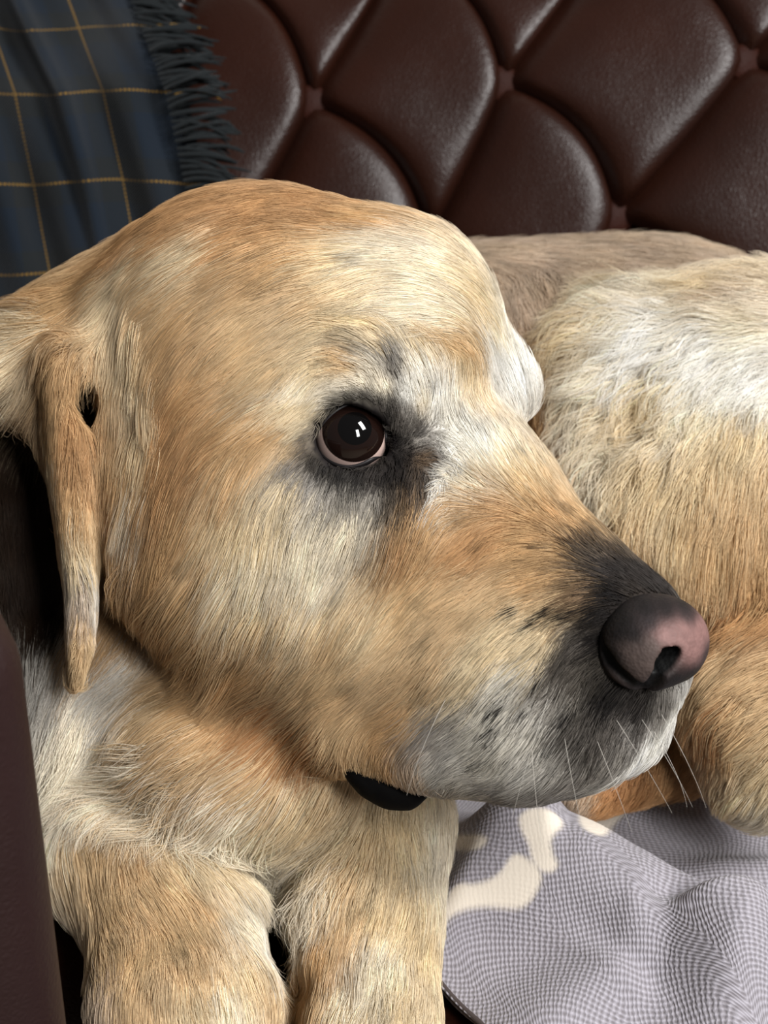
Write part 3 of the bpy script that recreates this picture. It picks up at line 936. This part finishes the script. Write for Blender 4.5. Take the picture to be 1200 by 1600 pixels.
def rounded_box(lo, hi, r, seg=5, rotz=0.0, pivot=(0, 0)):
    import bmesh
    bm = bmesh.new()
    bmesh.ops.create_cube(bm, size=1.0)
    for v in bm.verts:
        for i in range(3):
            v.co[i] = lo[i] + (v.co[i] + .5) * (hi[i] - lo[i])
    bmesh.ops.bevel(bm, geom=bm.edges[:], offset=r, segments=seg, profile=.5, affect='EDGES')
    if rotz:
        bmesh.ops.rotate(bm, verts=bm.verts, cent=(pivot[0], pivot[1], 0), matrix=Matrix.Rotation(rotz, 3, 'Z'))
    me = bpy.data.meshes.new('box')
    bm.to_mesh(me)
    bm.free()
    return me


part('seat', rounded_box((-.62, -.24, SEAT - .16), (.85, .52, SEAT), .03), M_LEATHER)
part('frame', rounded_box((-.60, -.20, -.36), (.83, .62, SEAT - .155), .02), M_LEATHER)
for x in (-.55, .78):
    for y in (-.15, .57):
        part('foot', rounded_box((x - .03, y - .03, -.42), (x + .03, y + .03, -.355), .012), M_LEATHER)
edge = P(72, 1200, .38)
part('armrest', rounded_box((edge[0] - .26, edge[1], -.30), (edge[0], .52, .240), .018, 6, math.radians(26), (edge[0], edge[1])), M_ARM)
# backrest: padded board, leather diamonds drawn in by buttons
back_y = lambda x, z: .452 - .155 * (x + .04) + .42 * (z - .28)
rows, cols = np.linspace(-.05, .335, 9), np.linspace(-.62, .85, 30)
front = [(x, back_y(x, z) + .032, z) for x in cols for z in rows]
top = [(x, back_y(x, .335) + .10, .345) for x in cols]
rear = [(x, back_y(x, .30) + .15, z) for x in cols for z in (.30, -.30)]
prof = np.array([[front[i * 9 + j] for j in range(9)] + [top[i], rear[2 * i], rear[2 * i + 1]] for i in range(30)])
backrest = part('backrest', mesh_from('backrest', prof.reshape(-1, 3), grid_faces(30, 12)), M_LEATHER)
DS = .028
LAT = {0: [(-290, -10, .935), (25, -30, .922), (328, -52, .908), (622, -72, .893), (945, -95, .870), (1345, -125, .838), (1760, -150, .80)],
       1: [(-420, 240, .915), (-110, 212, .902), (190, 186, .890), (488, 158, .876), (788, 128, .860), (1170, 95, .830), (1580, 60, .80)],
       2: [(-270, 460, .915), (40, 430, .902), (355, 402, .890), (672, 372, .876), (965, 338, .850), (1375, 312, .815), (1800, 280, .78)],
       3: [(-420, 680, .925), (-100, 655, .915), (205, 630, .902), (510, 606, .890), (815, 580, .872), (1160, 545, .842), (1580, 520, .81)]}
LAT3 = {r: [P(x, y, d + DS) for x, y, d in v] for r, v in LAT.items()}
BN = np.array([.12, -.93, .36])
BN /= np.linalg.norm(BN)


def panel(a, b_, c, d, n=26, top=False):
    """leather diamond between buttons a (top), b (right), c (bottom), d (left)"""
    u = np.linspace(0, 1, n)
    U_, W_ = np.meshgrid(u, u, indexing='ij')
    U_, W_ = U_[..., None], W_[..., None]
    base = (1 - U_) * (1 - W_) * a + U_ * (1 - W_) * b_ + U_ * W_ * c + (1 - U_) * W_ * d
    bow = np.sin(math.pi * U_) * (.011 * RIGHT + .010 * np.array([0, 0, 1.0])) + np.sin(math.pi * W_) * (.002 * RIGHT)
    fu, fw = 1 - np.abs(2 * U_ - 1) ** 4.2, 1 - np.abs(2 * W_ - 1) ** 4.2
    h = .019 * np.sqrt(np.clip(fu * fw, 0, 1)) - .010 + .010 * np.clip(fu + fw, 0, 1)
    sag = np.array([0, 0, -1.0]) * .006 * fu * fw
    v = base + bow + h * BN + sag
    return mesh_from('tufted_panel', v.reshape(-1, 3), grid_faces(n, n))


for r in (0, 1):
    A_, B_, C_ = LAT3[r], LAT3[r + 1], LAT3[r + 2]
    off = 1 if r == 0 else 0
    for i in range(len(A_)):
        # the two buttons of the next row left and right of button i
        li, ri = (i, i + 1) if r == 0 else (i - 1, i)
        if li < 0 or ri >= len(B_):
            continue
        lb, rb = B_[li], B_[ri]
        cand = [c for c in range(len(C_)) if lb[0] < C_[c][0] < rb[0] + .0]
        if not cand:
            continue
        part('tufted_panel', panel(A_[i], rb, C_[cand[0]], lb), M_LEATHER, backrest)
# half panels closing the top roll
B_, A_ = LAT3[1], LAT3[0]
for i in range(len(B_)):
    li, ri = i - 1, i
    if li < 0 or ri >= len(A_):
        continue
    apex = (A_[li] + A_[ri]) / 2 + np.array([0, .07, .012])
    part('tufted_panel', panel(apex, A_[ri], B_[i], A_[li]), M_LEATHER, backrest)


def button_mesh(r=.0115):
    n, m = 20, 7
    th = np.linspace(.02, math.pi * .62, m)
    ph = np.linspace(0, 2 * math.pi, n, endpoint=False)
    z = BN
    u = np.cross(z, [0, 0, 1.0])
    u /= np.linalg.norm(u)
    w = np.cross(u, z)
    vs = [r * (math.sin(t) * (math.cos(p) * u + math.sin(p) * w) + .34 * math.cos(t) * z) for p in ph for t in th]
    return mesh_from('button', vs, grid_faces(n, m, True))


bmesh_ = button_mesh()
for r in (1, 2, 3):
    for q in LAT3[r]:
        me = bmesh_ if bmesh_.users == 0 else bmesh_
        o = bpy.data.objects.new('button', me)
        COL.objects.link(o)
        if not me.materials:
            me.materials.append(M_BUTTON)
            me.polygons.foreach_set('use_smooth', np.ones(len(me.polygons), dtype=bool))
        o.parent = backrest
        o.matrix_parent_inverse = (sofa.matrix_parent_inverse @ Matrix.LocRotScale(sofa.location, None, None) @ backrest.matrix_parent_inverse).inverted()
        o.location = q - .005 * BN

# ------------------------------------------------------------------ tartan throw over the back of the sofa
M_THROW, nt, b = new_mat('tartan_wool')
uv = add_node(nt, 'ShaderNodeUVMap')
sx = add_node(nt, 'ShaderNodeSeparateXYZ')
nt.links.new(uv.outputs[0], sx.inputs[0])


def mth(op, a, b2=None, c=None):
    n = add_node(nt, 'ShaderNodeMath', operation=op)
    for i, v in enumerate((a, b2, c)):
        if v is None:
            continue
        if isinstance(v, (int, float)):
            n.inputs[i].default_value = v
        else:
            nt.links.new(v, n.inputs[i])
    return n.outputs[0]


def line(c, w):
    f = mth('ABSOLUTE', mth('SUBTRACT', mth('FRACT', mth('ADD', c, 100.5)), .5))
    return mth('LESS_THAN', f, w)


def band(c, ph, w):
    f = mth('ABSOLUTE', mth('SUBTRACT', mth('FRACT', mth('ADD', c, 100.5 - ph)), .5))
    return mth('SMOOTH_MIN', mth('LESS_THAN', f, w), 1.0, .01)


u_, v_ = sx.outputs[0], sx.outputs[1]
dash_u = mth('GREATER_THAN', mth('SINE', mth('MULTIPLY', v_, 6.2832 * 22)), -.45)
dash_v = mth('GREATER_THAN', mth('SINE', mth('MULTIPLY', u_, 6.2832 * 22)), -.45)
yl = mth('MAXIMUM', mth('MULTIPLY', line(u_, .011), dash_u), mth('MULTIPLY', line(v_, .012), dash_v))
bands = mth('ADD', mth('MULTIPLY', band(u_, .5, .22), .5), mth('MULTIPLY', band(v_, .5, .25), .5))
wv = mth('MULTIPLY', mth('SINE', mth('MULTIPLY', mth('ADD', u_, v_), 6.2832 * 34)), .5)
nz = add_node(nt, 'ShaderNodeTexNoise')
nz.inputs['Scale'].default_value = 60
nt.links.new(uv.outputs[0], nz.inputs['Vector'])
m1 = add_node(nt, 'ShaderNodeMix', data_type='RGBA')
m1.inputs[6].default_value = (*srgb(28, 31, 33), 1)
m1.inputs[7].default_value = (*srgb(24, 31, 40), 1)
nt.links.new(bands, m1.inputs[0])
m2 = add_node(nt, 'ShaderNodeMix', data_type='RGBA', blend_type='MULTIPLY')
m2.inputs[0].default_value = .6
nt.links.new(m1.outputs[2], m2.inputs[6])
nt.links.new(nz.outputs['Color'], m2.inputs[7])
m3 = add_node(nt, 'ShaderNodeMix', data_type='RGBA')
nt.links.new(m1.outputs[2], m3.inputs[6])
m3.inputs[7].default_value = (*srgb(128, 98, 42), 1)
nt.links.new(mth('MULTIPLY', yl, .8), m3.inputs[0])
nt.links.new(m3.outputs[2], b.inputs['Base Color'])
bu = add_node(nt, 'ShaderNodeBump')
bu.inputs['Strength'].default_value = .5
bu.inputs['Distance'].default_value = .0006
nt.links.new(mth('ADD', wv, nz.outputs['Fac']), bu.inputs['Height'])
nt.links.new(bu.outputs[0], b.inputs['Normal'])
set_in(b, rough=.9, spec=.1, sheen=.08)

vk = [-1.6, -1, 0, 1, 2, 3, 4, 6, 8]
xk = [-80, -55, -14, 25, 55, 78, 92, 105, 110]
yk = [-130, -62, 45, 145, 285, 426, 570, 860, 1150]
dk_ = [.955, .925, .893, .872, .868, .872, .876, .88, .88]


def throw_pt(u, v):
    x = np.interp(v, vk, xk) + 138 * u
    y = np.interp(v, vk, yk) + 4 * np.sin(u * 3 + v)
    d = np.interp(v, vk, dk_) - .010 * u
    d = d + .0055 * np.sin(6.6 * u + 1.2 + .5 * np.sin(v)) + .004 * np.sin(11 * u - 1.7 * v) + .003 * np.sin(3.1 * v + 2 * u)
    fold = np.exp(-((u - .45 - .06 * v) / .10) ** 2)
    return x, y, d - .012 * fold


throw = bpy.data.objects.new('throw', None)
COL.objects.link(throw)
throw['label'] = 'dark navy tartan throw with thin yellow lines and a fringe, over the sofa back'
throw['category'] = 'throw blanket'
uu, ww = np.linspace(-2.6, 1.93, 120), np.linspace(-1.6, 6.6, 150)
U_, W_ = np.meshgrid(uu, ww, indexing='ij')
X_, Y_, D_ = throw_pt(U_, W_)
tv = CAM + D_[..., None] * (FWD + ((X_ - 600) / FPX)[..., None] * RIGHT + ((800 - Y_) / FPX)[..., None] * UP)
tme = mesh_from('cloth', tv.reshape(-1, 3), grid_faces(120, 150))
cloth = link('cloth', tme, throw, M_THROW)
ul = tme.uv_layers.new(name='UVMap')
li = np.empty(len(tme.loops), dtype=np.int32)
tme.loops.foreach_get('vertex_index', li)
ul.data.foreach_set('uv', np.stack([U_.ravel(), W_.ravel()], 1)[li].astype(np.float32).ravel())
so = cloth.modifiers.new('thickness', 'SOLIDIFY')
so.thickness = .002
so.offset = 0

M_FRINGE, nt, b = new_mat('fringe_wool')
set_in(b, base=srgb(22, 26, 28), rough=.9, spec=.15, sheen=.12)
M_FRINGEY, nt, b = new_mat('yellow_thread')
set_in(b, base=srgb(140, 108, 46), rough=.9, spec=.15)


def tube(name, pts_, rads, sides=6):
    pts_ = np.array(pts_)
    tan = np.gradient(pts_, axis=0)
    tan /= np.linalg.norm(tan, axis=1)[:, None]
    ref = np.array([.3, .2, .9])
    u = np.cross(tan, ref)
    u /= np.linalg.norm(u, axis=1)[:, None]
    w = np.cross(tan, u)
    ph = np.linspace(0, 2 * math.pi, sides, endpoint=False)
    vs = np.array([pts_ + np.array(rads)[:, None] * (math.cos(p) * u + math.sin(p) * w) for p in ph])
    return mesh_from(name, vs.reshape(-1, 3), grid_faces(sides, len(pts_), True))


nf = 150
for i in range(nf):
    v = -1.25 + (2.35 + 1.25) * (i + RNG.uniform(-.35, .35)) / nf
    layer = i % 3
    x, y, d = throw_pt(1.91 - .11 * layer, v)
    L_ = RNG.uniform(58, 84) + 8 * layer
    a0 = RNG.uniform(-.35, .15) - .25 * math.sin(v * 1.7)
    a1 = a0 + RNG.uniform(.3, 1.1)
    yel = any(abs(v - q) < .013 for q in (0, 1, 2))
    p, pts_ = np.array([x, y, d - .004 - .004 * layer]), []
    for k in range(7):
        pts_.append(P(*p))
        a = a0 + (a1 - a0) * k / 6
        p = p + np.array([math.cos(a) * L_ / 6, math.sin(a) * L_ / 6, -.0012 + .0007 * k + RNG.normal(0, .0006)])
    rr = .0006 if yel else RNG.uniform(.0009, .0015)
    link('fringe_strand', tube('fringe_strand', pts_, [rr * .8, rr, rr, rr, rr * .95, rr * .9, rr * .4]), throw, M_FRINGEY if yel else M_FRINGE)

# ------------------------------------------------------------------ grey woven blanket on the seat
def on_seat(px, py, z=SEAT + .012):
    d = P(px, py, 1.0) - CAM
    return CAM + d * ((z - CAM[2]) / d[2])


e0, e1 = on_seat(655, 1520, SEAT + .004), on_seat(728, 1608, SEAT + .004)
E1 = (e1 - e0) / np.linalg.norm(e1 - e0)
E2 = np.array([-E1[1], E1[0], 0])
ns, nt_ = 330, 380
ss, tt_ = np.linspace(-.30, .12, ns), np.linspace(0, .46, nt_)
S_, T_ = np.meshgrid(ss, tt_, indexing='ij')
XY = e0[:2] + S_[..., None] * E1[:2] + T_[..., None] * E2[:2]
hgt = np.full(S_.shape, .005)


def ridge(p0, p1, bow, amp, wl, wr, zz=SEAT + .02, t0=.12, t1=.12):
    """gently bowed fold on the seat from p0 to p1; wl, wr: width to its left and right"""
    global hgt
    a0, a1 = on_seat(*p0, zz)[:2], on_seat(*p1, zz)[:2]
    L_ = np.linalg.norm(a1 - a0)
    e = (a1 - a0) / L_
    a = ((XY - a0) @ e) / L_
    bb = (XY - a0) @ np.array([-e[1], e[0]]) - bow * 4 * a * (1 - a)
    w = wr + (wl - wr) * smoothstep(-.003, .003, bb)
    hgt = hgt + amp * np.exp(-(bb / w) ** 2) * smoothstep(-t0, t0, a) * smoothstep(1 + t1, 1 - t1, a)


ridge((790, 1238), (1240, 1466), .0, .034, .010, .036, SEAT + .040)
ridge((690, 1335), (865, 1350), .004, .010, .014, .018)
ridge((690, 1412), (1010, 1495), .010, .015, .022, .016)
ridge((1085, 1480), (1170, 1680), .006, .018, .030, .020)
ridge((820, 1640), (965, 1525), .004, .011, .022, .018)
ridge((1080, 1335), (1290, 1352), .0, .009, .012, .016, t0=.3)
ridge((690, 1288), (815, 1272), .0, .010, .02, .02)
n3 = np.stack([XY[..., 0].ravel() * 22, XY[..., 1].ravel() * 22, np.zeros(S_.size)], 1)
hgt = hgt + .006 * hash_noise(n3, 4).reshape(S_.shape) + .003 * hash_noise(n3 * 2.3, 5).reshape(S_.shape)
# where the dog lies on it the cloth is pressed flat
under = np.full(S_.size, 9.0)
for k_, (x, y) in enumerate(XY.reshape(-1, 2)):
    if k_ % 1 == 0:
        hb_ = BODY_BVH.ray_cast(Vector((x, y, -.1)), Vector((0, 0, 1)))
        if hb_[0] is not None:
            under[k_] = hb_[0][2]
under = under.reshape(S_.shape)
for _ in range(3):
    un = under.copy()
    for a_, b_ in ((1, 0), (-1, 0), (0, 1), (0, -1)):
        un = np.minimum(un, np.roll(under, (a_, b_), (0, 1)))
    under = un
hgt = np.minimum(hgt, under - SEAT - .0016)
bv = np.concatenate([XY, (SEAT + hgt)[..., None]], -1)
bme = mesh_from('blanket', bv.reshape(-1, 3), grid_faces(ns, nt_))
BL_BVH = BVHTree.FromPolygons([tuple(v) for v in bv.reshape(-1, 3)], [tuple(q) for q in grid_faces(ns, nt_)])
c7 = lambda s: [(float(a.split(',')[0]) / 2.143 + 640, float(a.split(',')[1]) / 2.143 + 1150) for a in s.split()]
MOTIF = [c7('100,625 130,520 170,490 215,500 300,470 345,390 390,405 450,455 425,530 380,580 300,575 240,570 150,590 110,640'),
         c7('365,260 440,230 530,290 470,340 480,400 500,430 480,460 430,450 410,420 400,360 370,310'),
         c7('580,225 740,245 680,300 650,345 560,300'), c7('130,330 270,330 240,385 130,380')]
mask = np.zeros(S_.size)
fx, fy = XY[..., 0].ravel(), XY[..., 1].ravel()
def rounded(poly):
    q = np.array(poly)
    for _ in range(2):
        nx = np.roll(q, -1, 0)
        q = np.stack([q * .75 + nx * .25, q * .25 + nx * .75], 1).reshape(-1, 2)
    return q


for poly in MOTIF:
    poly = rounded(poly)
    pl = [ray(x, y, BL_BVH) for x, y in poly]
    pl = np.array([q[0][:2] for q in pl if q])
    ins = np.zeros(S_.size, dtype=bool)
    for i in range(len(pl)):
        x0, y0 = pl[i]
        x1, y1 = pl[i - 1]
        c_ = ((y0 > fy) != (y1 > fy)) & (fx < (x1 - x0) * (fy - y0) / (y1 - y0 + 1e-12) + x0)
        ins ^= c_
    edge_d = np.full(S_.size, 9.0)
    for i in range(len(pl)):
        a_, ab = pl[i - 1], pl[i] - pl[i - 1]
        t = np.clip(((fx - a_[0]) * ab[0] + (fy - a_[1]) * ab[1]) / (ab.dot(ab) + 1e-12), 0, 1)
        edge_d = np.minimum(edge_d, np.hypot(fx - a_[0] - t * ab[0], fy - a_[1] - t * ab[1]))
    mask = np.maximum(mask, smoothstep(-.0012, .0012, np.where(ins, edge_d, -edge_d)))
ma = bme.attributes.new('motif', 'FLOAT', 'POINT')
ma.data.foreach_set('value', mask.astype(np.float32))
ul = bme.uv_layers.new(name='UVMap')
li = np.empty(len(bme.loops), dtype=np.int32)
bme.loops.foreach_get('vertex_index', li)
# arc length along each row keeps the weave even over the folds
du = np.zeros(S_.shape)
du[1:] = np.cumsum(np.sqrt(np.diff(ss)[:, None] ** 2 + np.diff(hgt, axis=0) ** 2), 0)
dv = np.zeros(S_.shape)
dv[:, 1:] = np.cumsum(np.sqrt(np.diff(tt_)[None] ** 2 + np.diff(hgt, axis=1) ** 2), 1)
ul.data.foreach_set('uv', np.stack([du.ravel(), dv.ravel()], 1)[li].astype(np.float32).ravel())

M_BLANKET, nt, b = new_mat('grey_weave')
uv = add_node(nt, 'ShaderNodeUVMap')
sx = add_node(nt, 'ShaderNodeSeparateXYZ')
nt.links.new(uv.outputs[0], sx.inputs[0])
nz = add_node(nt, 'ShaderNodeTexNoise')
nz.inputs['Scale'].default_value = 420
nz.inputs['Detail'].default_value = 3
nt.links.new(uv.outputs[0], nz.inputs['Vector'])
jit = mth('MULTIPLY', nz.outputs['Fac'], 3.4)
su = mth('SINE', mth('ADD', mth('MULTIPLY', sx.outputs[0], 6.2832 / .0031), jit))
sv = mth('SINE', mth('ADD', mth('MULTIPLY', sx.outputs[1], 6.2832 / .0027), jit))
wv = mth('MULTIPLY', su, sv)
wf = mth('MULTIPLY_ADD', wv, .5, .5)
nl = add_node(nt, 'ShaderNodeTexNoise')
nl.inputs['Scale'].default_value = 26
nl.inputs['Detail'].default_value = 2
nt.links.new(uv.outputs[0], nl.inputs['Vector'])
mm = add_node(nt, 'ShaderNodeMix', data_type='RGBA')
mm.inputs[6].default_value = (*srgb(114, 109, 113), 1)
mm.inputs[7].default_value = (*srgb(165, 161, 169), 1)
nt.links.new(wf, mm.inputs[0])
at = add_node(nt, 'ShaderNodeAttribute', attribute_name='motif')
mc = add_node(nt, 'ShaderNodeMix', data_type='RGBA')
nt.links.new(at.outputs['Fac'], mc.inputs[0])
nt.links.new(mm.outputs[2], mc.inputs[6])
mc.inputs[7].default_value = (*srgb(214, 204, 190), 1)
nt.links.new(mc.outputs[2], b.inputs['Base Color'])
bu = add_node(nt, 'ShaderNodeBump')
bu.inputs['Strength'].default_value = .6
bu.inputs['Distance'].default_value = .0008
nt.links.new(mth('MULTIPLY', wf, mth('SUBTRACT', 1.2, at.outputs['Fac'])), bu.inputs['Height'])
nt.links.new(bu.outputs[0], b.inputs['Normal'])
set_in(b, rough=.92, spec=.12, sheen=.15)
blanket = link('blanket', bme, None, M_BLANKET)
blanket['label'] = 'grey woven blanket with cream strips rumpled on the sofa seat below the dog\'s chin'
blanket['category'] = 'blanket'
so = blanket.modifiers.new('thickness', 'SOLIDIFY')
so.thickness = .003
so.offset = -1
M_HEM, nt, b = new_mat('hem_thread')
set_in(b, base=srgb(74, 66, 64), rough=.9, spec=.1)
# turned hem along the open edge
hem = [bv[i, 1] + np.array([0, 0, -.0010]) for i in range(0, ns, 3)]
link('hem', tube('hem', hem, [.0013] * len(hem), 8), blanket, M_HEM)
dog['label'] = 'golden retriever with cream and gold coat lying curled on the leather sofa'
dog['category'] = 'dog'
